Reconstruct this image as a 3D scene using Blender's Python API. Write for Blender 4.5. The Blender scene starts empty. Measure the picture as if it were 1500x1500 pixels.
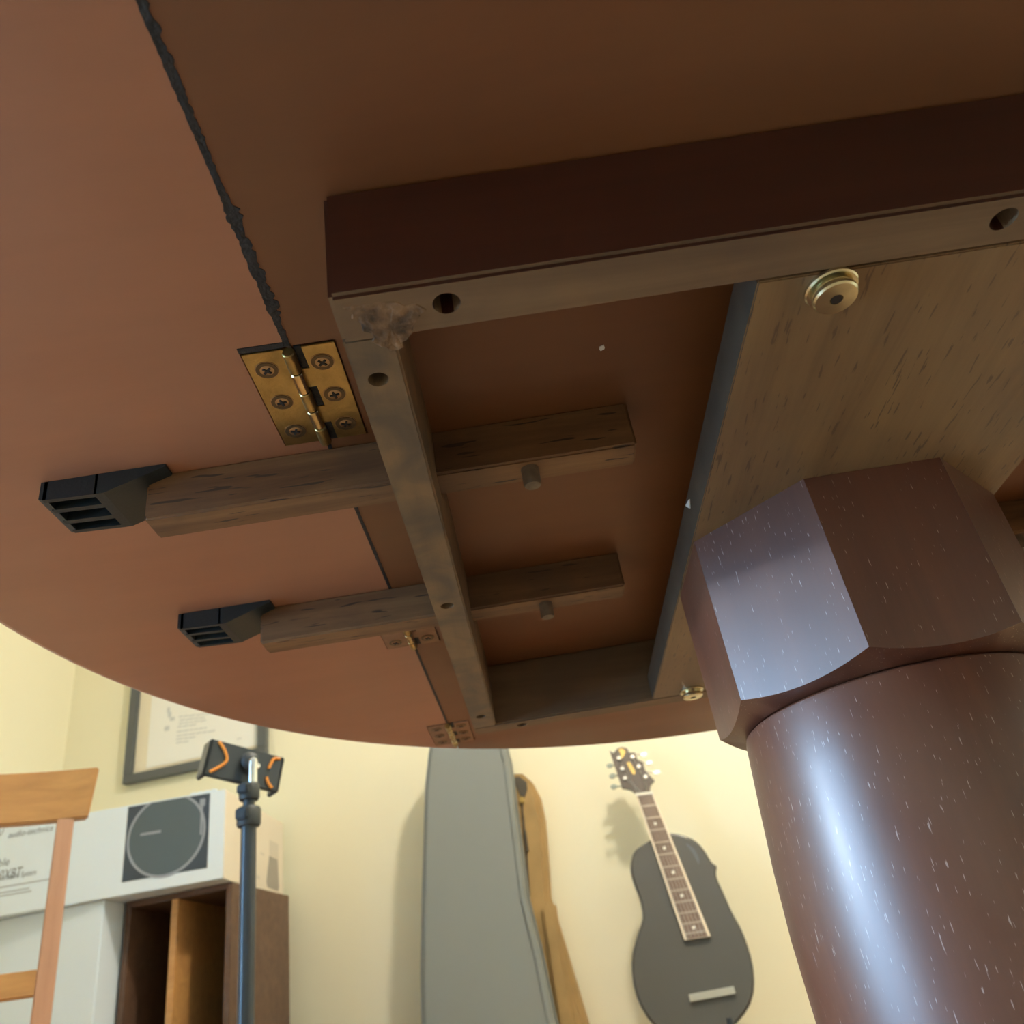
import bpy, bmesh, math, random
from math import sin, cos, pi, radians, sqrt, atan2, tan
from mathutils import Vector, Matrix
random.seed(7)
scn = bpy.context.scene
COL = scn.collection

# ------------------------------------------------------------------ camera
S = 0.284                 # metres per unit of camera-to-table-underside height
CZ = 0.446                # camera height
YAW, PIT, ROL = 0.02636516, 0.54202374, -0.16943426
FPX = 1235.37
cf = Vector((sin(YAW)*cos(PIT), cos(YAW)*cos(PIT), sin(PIT)))
r0 = Vector((cos(YAW), -sin(YAW), 0)); u0 = r0.cross(cf)
cr = cos(ROL)*r0 + sin(ROL)*u0
cu = -sin(ROL)*r0 + cos(ROL)*u0
cam = bpy.data.cameras.new('camera'); camo = bpy.data.objects.new('camera', cam); COL.objects.link(camo)
cam.sensor_width = 36; cam.lens = FPX/1500*36; cam.clip_start = 0.01
M = Matrix((cr, cu, -cf)).transposed().to_4x4(); M.translation = Vector((0, 0, CZ)); camo.matrix_world = M
cam.dof.use_dof = True; cam.dof.focus_distance = 0.42; cam.dof.aperture_fstop = 16
scn.camera = camo

# ------------------------------------------------------------------ world, colour, lamps
w = bpy.data.worlds.new('world'); scn.world = w; w.use_nodes = True
bg = w.node_tree.nodes['Background']; bg.inputs[0].default_value = (0.31, 0.62, 1.0, 1); bg.inputs[1].default_value = 21
scn.view_settings.view_transform = 'Standard'; scn.view_settings.look = 'None'
scn.view_settings.gamma = 1; scn.view_settings.use_curve_mapping = False
scn.view_settings.exposure = 0.04

A = radians(7.6)          # the room is turned a little clockwise against the table
def room(u, v, z=0): return Vector((u*cos(A)+v*sin(A), -u*sin(A)+v*cos(A), z))
def ray(px, py): return (px-750)*cr - (py-750)*cu + FPX*cf
def rp(px, py, v):        # image point -> room coordinates on the vertical plane at depth v
    d = ray(px, py); dv = d.x*sin(A)+d.y*cos(A); t = v/dv
    return (d.x*cos(A)-d.y*sin(A))*t, v, CZ+d.z*t

U0, U1, V0, V1, H = -1.97, 2.3, -2.3, 2.62, 2.5   # room shell
WIN = (-0.80, 0.42, 0.12, 1.95)                  # window in the left wall: v0, v1, z0, z1

def lamp(name, kind, loc, energy, color, size=0.2, rot=None, sy=None):
    l = bpy.data.lights.new(name, kind); l.energy = energy; l.color = color
    if kind == 'AREA':
        l.size = size
        if sy: l.shape = 'RECTANGLE'; l.size_y = sy
    elif kind == 'POINT': l.shadow_soft_size = size
    o = bpy.data.objects.new(name, l); COL.objects.link(o); o.location = loc
    if rot: o.rotation_euler = rot
    return o
CL = (0.35, 1.35)
lamp('ceiling_lamp_bulb', 'POINT', room(CL[0], CL[1], 2.27), 84, (1.0, 0.90, 0.74), 0.07)
# low, hazy sun slanting through the left window; the table rim shades the top of the column head
sun = lamp('sun', 'SUN', (0, 0, 5), 1.75, (0.74, 0.87, 1.0))
sun.data.angle = radians(3.2)
sun.rotation_euler = Vector((0.998*cos(radians(11)), 0.052*cos(radians(11)), -sin(radians(11)))).to_track_quat('-Z', 'Y').to_euler()
# window portals guide the sky light through the openings
def portal(name, loc, direction, sx, sy):
    o = lamp(name, 'AREA', loc, 1, (1, 1, 1), sx, None, sy); o.data.cycles.is_portal = True
    o.rotation_euler = Vector(direction).to_track_quat('-Z', 'Z').to_euler()
portal('window_portal', room(U0-0.02, (WIN[0]+WIN[1])/2, (WIN[2]+WIN[3])/2), room(1, 0), WIN[1]-WIN[0], WIN[3]-WIN[2])

# ------------------------------------------------------------------ materials
MATS = {}
def newmat(name):
    m = bpy.data.materials.new(name); m.use_nodes = True; MATS[name] = m
    return m, m.node_tree.nodes, m.node_tree.links, m.node_tree.nodes['Principled BSDF']
def plain(name, col, rough=0.5, metal=0.0, coat=0.0, var=0.0, vscale=8, bump=0.0, bscale=200, spec=0.5):
    m, n, l, b = newmat(name)
    b.inputs['Base Color'].default_value = (*col, 1); b.inputs['Roughness'].default_value = rough
    b.inputs['Metallic'].default_value = metal; b.inputs['Coat Weight'].default_value = coat
    b.inputs['Specular IOR Level'].default_value = spec
    tc = n.new('ShaderNodeTexCoord')
    if var:
        nz = n.new('ShaderNodeTexNoise'); nz.inputs['Scale'].default_value = vscale; nz.inputs['Detail'].default_value = 6
        l.new(tc.outputs['Object'], nz.inputs['Vector'])
        r = n.new('ShaderNodeValToRGB'); r.color_ramp.elements[0].position = 0.3; r.color_ramp.elements[1].position = 0.7
        r.color_ramp.elements[0].color = (*[c*(1-var) for c in col], 1); r.color_ramp.elements[1].color = (*[min(1, c*(1+var)) for c in col], 1)
        l.new(nz.outputs['Fac'], r.inputs[0]); l.new(r.outputs[0], b.inputs['Base Color'])
    if bump:
        nz = n.new('ShaderNodeTexNoise'); nz.inputs['Scale'].default_value = bscale; nz.inputs['Detail'].default_value = 4
        l.new(tc.outputs['Object'], nz.inputs['Vector'])
        bp = n.new('ShaderNodeBump'); bp.inputs['Strength'].default_value = bump; bp.inputs['Distance'].default_value = 0.001
        l.new(nz.outputs['Fac'], bp.inputs['Height']); l.new(bp.outputs[0], b.inputs['Normal'])
    return m
def wood(name, dark, light, axis='X', grain=60, rough=0.5, coat=0.0, crough=0.2, blotch=0.25, bscale=7,
         blotch_col=None, pores=None, pore_col=(0.6, 0.55, 0.5), bump=0.15, spec=0.5, dark_pores=False, stretch=14):
    """grain streaks along one object axis, wide blotches over them and, if asked, short open pores"""
    m, n, l, b = newmat(name)
    tc = n.new('ShaderNodeTexCoord'); mp = n.new('ShaderNodeMapping')
    sc = [1, 1, 1]; sc['XYZ'.index(axis)] = 1.0/stretch; mp.inputs['Scale'].default_value = sc
    l.new(tc.outputs['Object'], mp.inputs['Vector'])
    nz = n.new('ShaderNodeTexNoise'); nz.inputs['Scale'].default_value = grain; nz.inputs['Detail'].default_value = 8
    nz.inputs['Roughness'].default_value = 0.65; nz.inputs['Distortion'].default_value = 0.4
    l.new(mp.outputs[0], nz.inputs['Vector'])
    r = n.new('ShaderNodeValToRGB'); e = r.color_ramp.elements
    e[0].position = 0.3; e[0].color = (*dark, 1); e[1].position = 0.72; e[1].color = (*light, 1)
    l.new(nz.outputs['Fac'], r.inputs[0])
    bn = n.new('ShaderNodeTexNoise'); bn.inputs['Scale'].default_value = bscale; bn.inputs['Detail'].default_value = 5
    bn.inputs['Distortion'].default_value = 0.6
    l.new(tc.outputs['Object'], bn.inputs['Vector'])
    br = n.new('ShaderNodeValToRGB'); be = br.color_ramp.elements; be[0].position = 0.38; be[1].position = 0.66
    be[0].color = (0, 0, 0, 1); be[1].color = (1, 1, 1, 1); l.new(bn.outputs['Fac'], br.inputs[0])
    mx = n.new('ShaderNodeMix'); mx.data_type = 'RGBA'
    ml = n.new('ShaderNodeMath'); ml.operation = 'MULTIPLY'; ml.inputs[1].default_value = blotch
    l.new(br.outputs[0], ml.inputs[0]); l.new(ml.outputs[0], mx.inputs[0])
    l.new(r.outputs[0], mx.inputs[6]); bc = blotch_col or tuple(c*0.45 for c in dark); mx.inputs[7].default_value = (*bc, 1)
    out = mx.outputs[2]
    if pores:
        mp2 = n.new('ShaderNodeMapping'); s2 = [1, 1, 1]; s2['XYZ'.index(axis)] = 0.11; mp2.inputs['Scale'].default_value = s2
        l.new(tc.outputs['Object'], mp2.inputs['Vector'])
        pn = n.new('ShaderNodeTexNoise'); pn.inputs['Scale'].default_value = pores; pn.inputs['Detail'].default_value = 1
        l.new(mp2.outputs[0], pn.inputs['Vector'])
        pr = n.new('ShaderNodeValToRGB'); pe = pr.color_ramp.elements; pe[0].position = 0.705; pe[1].position = 0.74
        if dark_pores: pe[0].position = 0.66; pe[1].position = 0.70
        pe[0].color = (0, 0, 0, 1); pe[1].color = (1, 1, 1, 1); l.new(pn.outputs['Fac'], pr.inputs[0])
        m2 = n.new('ShaderNodeMix'); m2.data_type = 'RGBA'; l.new(pr.outputs[0], m2.inputs[0]); l.new(out, m2.inputs[6])
        m2.inputs[7].default_value = (*pore_col, 1); out = m2.outputs[2]
    l.new(out, b.inputs['Base Color'])
    b.inputs['Roughness'].default_value = rough; b.inputs['Coat Weight'].default_value = coat
    b.inputs['Coat Roughness'].default_value = crough; b.inputs['Specular IOR Level'].default_value = spec
    bp = n.new('ShaderNodeBump'); bp.inputs['Strength'].default_value = bump; bp.inputs['Distance'].default_value = 0.0006
    l.new(nz.outputs['Fac'], bp.inputs['Height']); l.new(bp.outputs[0], b.inputs['Normal'])
    return m

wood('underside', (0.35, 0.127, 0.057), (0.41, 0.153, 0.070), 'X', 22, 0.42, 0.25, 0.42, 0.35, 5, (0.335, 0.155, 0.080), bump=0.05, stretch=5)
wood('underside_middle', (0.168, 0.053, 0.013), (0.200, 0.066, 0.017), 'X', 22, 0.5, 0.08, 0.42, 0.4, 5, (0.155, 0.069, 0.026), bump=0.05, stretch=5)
wood('mahogany', (0.038, 0.008, 0.003), (0.060, 0.013, 0.005), 'X', 45, 0.4, 0.15, 0.22, 0.3, 6, bump=0.1)
wood('raw_x', (0.135, 0.074, 0.034), (0.25, 0.147, 0.070), 'X', 55, 0.62, 0, 0.2, 0.55, 13, (0.105, 0.066, 0.042), bump=0.5)
wood('raw_y', (0.165, 0.096, 0.046), (0.25, 0.150, 0.068), 'Y', 50, 0.55, 0.1, 0.3, 0.8, 34, (0.080, 0.060, 0.042), bump=0.5)
wood('slide_wood', (0.125, 0.054, 0.021), (0.29, 0.148, 0.060), 'X', 75, 0.6, 0, 0.2, 0.5, 16, (0.10, 0.055, 0.032), pores=380, pore_col=(0.06, 0.032, 0.018), dark_pores=True, bump=0.6)
wood('board', (0.185, 0.102, 0.042), (0.32, 0.185, 0.075), 'Y', 60, 0.55, 0.0, 0.35, 0.6, 6, (0.15, 0.085, 0.045), pores=560, pore_col=(0.13, 0.072, 0.035), dark_pores=True, bump=0.4)
wood('column', (0.080, 0.020, 0.009), (0.145, 0.042, 0.017), 'Z', 35, 0.46, 0.42, 0.30, 0.5, 9, (0.125, 0.055, 0.033), pores=1150, spec=0.5, pore_col=(0.34, 0.23, 0.19), bump=0.12)
wood('chair_wood', (0.50, 0.25, 0.078), (0.68, 0.36, 0.12), 'X', 40, 0.45, 0.3, 0.3, 0.3, 8, (0.50, 0.21, 0.09), bump=0.1)
wood('stile_wood', (0.50, 0.26, 0.15), (0.66, 0.37, 0.23), 'Z', 40, 0.45, 0.3, 0.3, 0.3, 8, (0.47, 0.25, 0.15), bump=0.1)
wood('crate_wood', (0.10, 0.055, 0.035), (0.17, 0.095, 0.06), 'X', 40, 0.5, bump=0.2)
wood('floor_wood', (0.40, 0.25, 0.14), (0.56, 0.37, 0.22), 'X', 14, 0.35, 0.3, 0.25, 0.2, 3)
wood('fretboard', (0.16, 0.10, 0.07), (0.25, 0.17, 0.12), 'Z', 60, 0.5)
plain('torn', (0.20, 0.115, 0.058), 0.8, var=0.7, vscale=130, bump=1, bscale=260)
plain('edge_wear', (0.42, 0.27, 0.17), 0.5, var=0.4, vscale=60)
plain('residue', (0.014, 0.012, 0.011), 0.6, var=0.4, vscale=120, bump=0.8, bscale=400)
plain('brass', (0.42, 0.29, 0.11), 0.36, 1.0, var=0.25, vscale=70, bump=0.25, bscale=500)
plain('brass_bright', (0.70, 0.50, 0.24), 0.24, 1.0, var=0.2, vscale=90)
plain('screw_brass', (0.40, 0.26, 0.14), 0.34, 1.0, var=0.3, vscale=200)
plain('countersink', (0.13, 0.085, 0.04), 0.45, 0.7)
plain('brown_reflection', (0.27, 0.135, 0.07), 0.5, 0.35, var=0.2, vscale=90)  # far hinges: the brown their brass reflects, put into the colour
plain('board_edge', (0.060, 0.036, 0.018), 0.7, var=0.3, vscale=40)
plain('slot_dark', (0.02, 0.014, 0.010), 0.7)
plain('bolt', (0.72, 0.64, 0.42), 0.26, 1.0, var=0.12, vscale=150)
plain('wedge_plastic', (0.016, 0.022, 0.024), 0.42, bump=0.15, bscale=500)
plain('peg_wood', (0.16, 0.11, 0.07), 0.6, var=0.3, vscale=120)
plain('fleck', (0.75, 0.72, 0.66), 0.7)
plain('wall_paint', (0.86, 0.81, 0.60), 0.6, var=0.015, vscale=2, bump=0.05, bscale=150)
plain('ceiling_paint', (0.82, 0.80, 0.74), 0.8)
plain('trim_white', (0.80, 0.79, 0.75), 0.4)
plain('frame_black', (0.10, 0.11, 0.115), 0.35)
plain('mat_cream', (0.80, 0.72, 0.55), 0.7)
plain('paper', (0.84, 0.83, 0.78), 0.7)
plain('ink_grey', (0.42, 0.43, 0.42), 0.7)
plain('ink_pale', (0.60, 0.61, 0.60), 0.7)
plain('carton', (0.79, 0.89, 0.97), 0.38)
plain('carton_side', (0.74, 0.66, 0.53), 0.6)
plain('print_dark', (0.055, 0.075, 0.10), 0.35)
plain('print_platter', (0.10, 0.135, 0.155), 0.35)
plain('print_ring', (0.34, 0.37, 0.42), 0.35)
plain('print_text', (0.20, 0.23, 0.26), 0.5)
plain('print_pale', (0.36, 0.38, 0.40), 0.5)
plain('print_side', (0.34, 0.31, 0.26), 0.6)
plain('print_side_pale', (0.62, 0.56, 0.46), 0.6)
plain('stand_black', (0.030, 0.038, 0.048), 0.3)
plain('clamp_black', (0.035, 0.042, 0.045), 0.5)
plain('holder_black', (0.040, 0.048, 0.055), 0.28)
plain('orange_rubber', (0.85, 0.30, 0.035), 0.45)
plain('chrome', (0.80, 0.80, 0.78), 0.15, 1.0)
plain('case_grey', (0.235, 0.255, 0.245), 0.62, bump=0.2, bscale=300)
plain('case_trim', (0.155, 0.17, 0.175), 0.4)
plain('bag_tan', (0.40, 0.26, 0.105), 0.8, var=0.15, vscale=12, bump=0.4, bscale=300)
plain('bag_dark', (0.085, 0.07, 0.05), 0.7)
plain('guitar_black', (0.075, 0.070, 0.058), 0.4, coat=0.15)
plain('headstock_dark', (0.085, 0.062, 0.042), 0.35, coat=0.3)
plain('binding', (0.82, 0.70, 0.52), 0.45)
plain('gold', (0.55, 0.38, 0.12), 0.45, 0.5)
plain('peg_green', (0.26, 0.29, 0.24), 0.3, 0.5)
plain('fret_metal', (0.42, 0.34, 0.26), 0.4, 0.6)
plain('nickel', (0.62, 0.58, 0.50), 0.3, 1.0)
plain('pearl', (0.85, 0.80, 0.68), 0.3)
plain('lamp_glass', (0.9, 0.85, 0.75), 0.4)
MATS['lamp_glass'].node_tree.nodes['Principled BSDF'].inputs['Emission Color'].default_value = (1, 0.82, 0.55, 1)
MATS['lamp_glass'].node_tree.nodes['Principled BSDF'].inputs['Emission Strength'].default_value = 3
def glassmat():
    m, n, l, b = newmat('pane_glass')
    t = n.new('ShaderNodeBsdfTransparent'); g = n.new('ShaderNodeBsdfGlossy'); g.inputs['Roughness'].default_value = 0.02
    f = n.new('ShaderNodeFresnel'); f.inputs[0].default_value = 1.3
    mx = n.new('ShaderNodeMixShader'); l.new(f.outputs[0], mx.inputs[0]); l.new(t.outputs[0], mx.inputs[1]); l.new(g.outputs[0], mx.inputs[2])
    l.new(mx.outputs[0], n['Material Output'].inputs[0]); n.remove(b)
glassmat()

# ------------------------------------------------------------------ mesh helpers
def finish(bm, sharp=35):
    bmesh.ops.recalc_face_normals(bm, faces=bm.faces)
    for e in bm.edges:
        if len(e.link_faces) == 2: e.smooth = e.calc_face_angle(0) < radians(sharp)
    for f in bm.faces: f.smooth = True
def link(name, me, parent=None):
    o = bpy.data.objects.new(name, me); COL.objects.link(o)
    if parent: o.parent = parent
    return o
def obj(name, bm, mat, parent=None, sharp=35, label=None):
    finish(bm, sharp)
    me = bpy.data.meshes.new(name); bm.to_mesh(me); bm.free()
    for m in (mat if isinstance(mat, (list, tuple)) else [mat]): me.materials.append(MATS[m])
    o = link(name, me, parent)
    if label: o['label'] = label
    return o
def thing(name, label, cat, loc, rz=0.0, group=None):
    o = bpy.data.objects.new(name, None); COL.objects.link(o); o.location = loc; o.rotation_euler = (0, 0, rz)
    o.empty_display_size = 0.05
    o['label'] = label; o['category'] = cat
    if group: o['group'] = group
    return o
def box(bm, x0, x1, y0, y1, z0, z1, bev=0.0, mat=0, M=None, seg=2):
    b = bmesh.new()
    vs = [b.verts.new((x, y, z)) for x in (x0, x1) for y in (y0, y1) for z in (z0, z1)]
    for q in ((0, 1, 3, 2), (4, 6, 7, 5), (0, 4, 5, 1), (2, 3, 7, 6), (0, 2, 6, 4), (1, 5, 7, 3)): b.faces.new([vs[i] for i in q])
    if bev: bmesh.ops.bevel(b, geom=list(b.edges), offset=bev, segments=seg, affect='EDGES', clamp_overlap=True)
    merge(bm, b, mat, M); return bm
def merge(bm, b, mat=0, M=None):
    for f in b.faces: f.material_index = mat
    if M is not None: bmesh.ops.transform(b, matrix=M, verts=b.verts)
    me = bpy.data.meshes.new('tmp'); b.to_mesh(me); b.free(); bm.from_mesh(me); bpy.data.meshes.remove(me)
def nb(): return bmesh.new()
def lathe(bm, prof, c=(0, 0), seg=48, mat=0, M=None):
    """profile of (radius, z) about a vertical axis through c; radius 0 closes"""
    b = bmesh.new(); rings = []
    for r, z in prof:
        if r < 1e-6: rings.append([b.verts.new((c[0], c[1], z))])
        else: rings.append([b.verts.new((c[0]+r*cos(2*pi*i/seg), c[1]+r*sin(2*pi*i/seg), z)) for i in range(seg)])
    for p, q in zip(rings, rings[1:]):
        for i in range(seg):
            j = (i+1) % seg
            if len(p) == 1 and len(q) == 1: continue
            if len(p) == 1: b.faces.new((p[0], q[i], q[j]))
            elif len(q) == 1: b.faces.new((p[i], p[j], q[0]))
            else: b.faces.new((p[i], p[j], q[j], q[i]))
    for rg in (rings[0], rings[-1]):
        if len(rg) > 2: b.faces.new(rg)
    bmesh.ops.recalc_face_normals(b, faces=b.faces)
    merge(bm, b, mat, M); return bm
def tube(bm, pts, r, seg=10, mat=0, rx=None):
    b = bmesh.new(); pts = [Vector(p) for p in pts]; rings = []
    up = Vector((0, 0, 1)); rr = r if isinstance(r, (list, tuple)) else [r]*len(pts)
    for i, p in enumerate(pts):
        t = (pts[min(i+1, len(pts)-1)]-pts[max(i-1, 0)]).normalized()
        a = t.cross(up)
        if a.length < 0.05: a = t.cross(Vector((0, 1, 0)))
        a.normalize(); c = a.cross(t).normalized()
        if i and (a.dot(pa) < 0): a = -a; c = -c
        pa = a
        rings.append([b.verts.new(p+(a*cos(2*pi*k/seg)+c*sin(2*pi*k/seg))*rr[i]) for k in range(seg)])
    for p, q in zip(rings, rings[1:]):
        for k in range(seg): b.faces.new((p[k], p[(k+1) % seg], q[(k+1) % seg], q[k]))
    b.faces.new(rings[0]); b.faces.new(rings[-1])
    bmesh.ops.recalc_face_normals(b, faces=b.faces)
    merge(bm, b, mat); return bm
def prism(bm, poly, f0, f1, bev=0.0, mat=0, M=None, seg=2):
    """poly in (a,b); f0 and f1 turn (a,b) into the two end faces"""
    b = bmesh.new(); p = [b.verts.new(f0(*q)) for q in poly]; q_ = [b.verts.new(f1(*q)) for q in poly]; n = len(poly)
    b.faces.new(p); b.faces.new(q_)
    for i in range(n): b.faces.new((p[i], p[(i+1) % n], q_[(i+1) % n], q_[i]))
    bmesh.ops.recalc_face_normals(b, faces=b.faces)
    if bev:
        es = [e for e in b.edges if any(len(f.verts) == n and n != 4 for f in e.link_faces)] if n != 4 else list(b.edges)
        bmesh.ops.bevel(b, geom=es, offset=bev, segments=seg, affect='EDGES', clamp_overlap=True)
    merge(bm, b, mat, M); return bm
def cut(o, cutter_bm):
    """boolean difference, baked into the mesh"""
    bmesh.ops.recalc_face_normals(cutter_bm, faces=cutter_bm.faces)
    me = bpy.data.meshes.new('cutter'); cutter_bm.to_mesh(me); cutter_bm.free()
    c = bpy.data.objects.new('cutter', me); COL.objects.link(c)
    c.parent = o.parent; c.matrix_basis = o.matrix_basis.copy()
    md = o.modifiers.new('cut', 'BOOLEAN'); md.operation = 'DIFFERENCE'; md.object = c; md.solver = 'EXACT'
    bpy.context.view_layer.update(); dg = bpy.context.evaluated_depsgraph_get()
    new = bpy.data.meshes.new_from_object(o.evaluated_get(dg)); o.modifiers.clear(); o.data = new
    bpy.data.objects.remove(c)
    b = bmesh.new(); b.from_mesh(new)
    for e in b.edges:
        if len(e.link_faces) == 2: e.smooth = e.calc_face_angle(0) < radians(35)
    b.to_mesh(new); b.free()
def cyl_cut(bm, x, y, z0, z1, r, seg=28): lathe(bm, [(0, z0), (r, z0), (r, z1), (0, z1)], (x, y), seg)
def textbm(s, size, shear=0.0, ext=0.0004):
    c = bpy.data.curves.new('txt', 'FONT'); c.body = s; c.size = size; c.shear = shear; c.extrude = ext; c.resolution_u = 3
    o = bpy.data.objects.new('txt', c); COL.objects.link(o); bpy.context.view_layer.update()
    me = bpy.data.meshes.new_from_object(o.evaluated_get(bpy.context.evaluated_depsgraph_get()))
    b = bmesh.new(); b.from_mesh(me); bpy.data.objects.remove(o); bpy.data.curves.remove(c); bpy.data.meshes.remove(me)
    return b

# ------------------------------------------------------------------ room shell (built in room coordinates, turned by -A)
def struct(name, bm, mat, parent=None, label=None):
    o = obj(name, bm, mat, parent)
    if parent is None:
        o.rotation_euler = (0, 0, -A); o['kind'] = 'structure'
        if label: o['label'] = label; 
    return o
T = 0.12
struct('floor', box(nb(), U0-T, U1+T, V0-T, V1+T, -0.05, 0), 'floor_wood')
struct('ceiling', box(nb(), U0-T, U1+T, V0-T, V1+T, H, H+0.05), 'ceiling_paint')
struct('wall_back', box(nb(), U0-T, U1+T, V1, V1+T, 0, H), 'wall_paint')
struct('wall_right', box(nb(), U1, U1+T, V0, V1, 0, H), 'wall_paint')
b = nb(); v0, v1, z0, z1 = WIN
box(b, U0-T, U0, V0, v0, 0, H); box(b, U0-T, U0, v1, V1, 0, H); box(b, U0-T, U0, v0, v1, 0, z0); box(b, U0-T, U0, v0, v1, z1, H)
struct('wall_left', b, 'wall_paint')
struct('wall_front', box(nb(), U0-T, U1+T, V0-T, V0, 0, H), 'wall_paint')
fr = nb(); x0, x1 = U0-0.07, U0+0.012; a0, a1, c0, c1 = v0, v1, z0, z1; t = 0.045
for q in ((a0, a0+t, c0, c1), (a1-t, a1, c0, c1), (a0+t, a1-t, c0, c0+t), (a0+t, a1-t, c1-t, c1)):
    box(fr, x0, x1, q[0], q[1], q[2], q[3])
win = struct('window_1', fr, 'trim_white')
obj('pane', box(nb(), U0-0.04, U0-0.036, a0+t, a1-t, c0+t, c1-t), 'pane_glass', win)
struct('baseboard_back', box(nb(), U0, U1, V1-0.015, V1, 0, 0.09, 0.003), 'trim_white')
struct('baseboard_left', box(nb(), U0, U0+0.015, V0, V1-0.015, 0, 0.09, 0.003), 'trim_white')

def rthing(name, label, cat, u, v, z, yaw=0.0, group=None): return thing(name, label, cat, room(u, v, z), -A+yaw, group)
t = rthing('ceiling_lamp', 'round warm ceiling lamp above the room', 'lamp', CL[0], CL[1], H)
obj('lamp_base', lathe(nb(), [(0, 0), (0.13, 0), (0.13, -0.03), (0, -0.03)], seg=40), 'trim_white', t)
obj('lamp_shade', lathe(nb(), [(0.11, -0.03), (0.115, -0.05), (0.10, -0.08), (0.07, -0.10), (0.03, -0.11), (0, -0.112)], seg=40), 'lamp_glass', t)

# ================================================================== THE TABLE
CX, CY = 0.728, 1.70                 # column axis, in S units
OX, OY = CX*S, CY*S
tbl = thing('drop_leaf_table', 'round reddish brown drop-leaf table on a thick octagonal-headed pedestal, seen from below', 'table', (OX, OY, 0))
X = lambda x: x*S-OX
Y = lambda y: y*S-OY
Z = lambda z: z*S+CZ
def tb(bm, x0, x1, y0, y1, z0, z1, bev=0.0, mat=0): return box(bm, X(x0), X(x1), Y(y0), Y(y1), Z(z0), Z(z1), bev, mat)
TCX, TCY, TR = 0.913, 1.709, 2.147    # round top
CRL = -0.292; CRR = 2*TCX-CRL
GAP = 0.0035
def top_section(name, xa, xb, label=None):
    """slab of the round top between two x limits; the round rim is bullnosed"""
    prof = [(0.0, 0.0), (-0.006, 0.0), (0.0, 0.0)]
    prof = [(-0.030, 0.0), (-0.014, 0.004), (-0.004, 0.013), (0.0, 0.03), (0.0, 0.062), (-0.006, 0.078), (-0.020, 0.088)]
    N = 64; rings = []
    bm = nb()
    for dr, dz in prof:
        r = TR+dr; pts = []
        def ang(xv): return math.acos(max(-1, min(1, (xv-TCX)/r)))
        if xa <= TCX-TR:      # left leaf: arc from upper to lower through pi
            a0, a1 = ang(xb), 2*pi-ang(xb)
            pts = [(TCX+r*cos(a0+(a1-a0)*i/N), TCY+r*sin(a0+(a1-a0)*i/N)) for i in range(N+1)]
        elif xb >= TCX+TR:
            a0, a1 = -ang(xa), ang(xa)
            pts = [(TCX+r*cos(a0+(a1-a0)*i/N), TCY+r*sin(a0+(a1-a0)*i/N)) for i in range(N+1)]
        else:
            a0, a1 = ang(xb), ang(xa)
            pts = [(TCX+r*cos(a0+(a1-a0)*i/N), TCY+r*sin(a0+(a1-a0)*i/N)) for i in range(N+1)]
            pts += [(TCX+r*cos(-a1+(a1-a0)*i/N), TCY+r*sin(-a1+(a1-a0)*i/N)) for i in range(N+1)]
        rings.append([bm.verts.new((X(x), Y(y), Z(1+dz))) for x, y in pts])
    n = len(rings[0])
    for p, q in zip(rings, rings[1:]):
        for i in range(n): bm.faces.new((p[i], p[(i+1) % n], q[(i+1) % n], q[i]))
    bm.faces.new(rings[0]); bm.faces.new(rings[-1])
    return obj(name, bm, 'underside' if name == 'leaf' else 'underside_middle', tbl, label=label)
leafL = top_section('leaf', TCX-TR-1, CRL-GAP)
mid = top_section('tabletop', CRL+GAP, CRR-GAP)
leafR = top_section('leaf', CRR+GAP, TCX+TR+1)

# --- hinges: mortised brass butts along both joints
HY = [(1.157-1.03, ), (1.157, ), (2.195, ), (3.235, )]
HL, HW = 0.128, 0.077
cL, cM, cR = nb(), nb(), nb()
for cx, inner in ((CRL, 1), (CRR, -1)):
    for (hy,) in HY:
        # mortises in leaf and tabletop, 1.6 mm deep
        for side in (-1, 1):
            tgt = cM if side == inner else (cL if cx == CRL else cR)
            xa, xb = sorted((cx+side*0.0, cx+side*(HW+0.003)))
            if tgt is cM: xa, xb = (cx-0.01, cx+HW+0.003) if side == 1 else (cx-HW-0.003, cx+0.01)
            else: xa, xb = (cx-0.01, cx+HW+0.003) if side == 1 else (cx-HW-0.003, cx+0.01)
            tb(tgt, xa, xb, hy-HL-0.003, hy+HL+0.003, 0.95, 1.008)
cut(leafL, cL); cut(mid, cM); cut(leafR, cR)

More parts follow.
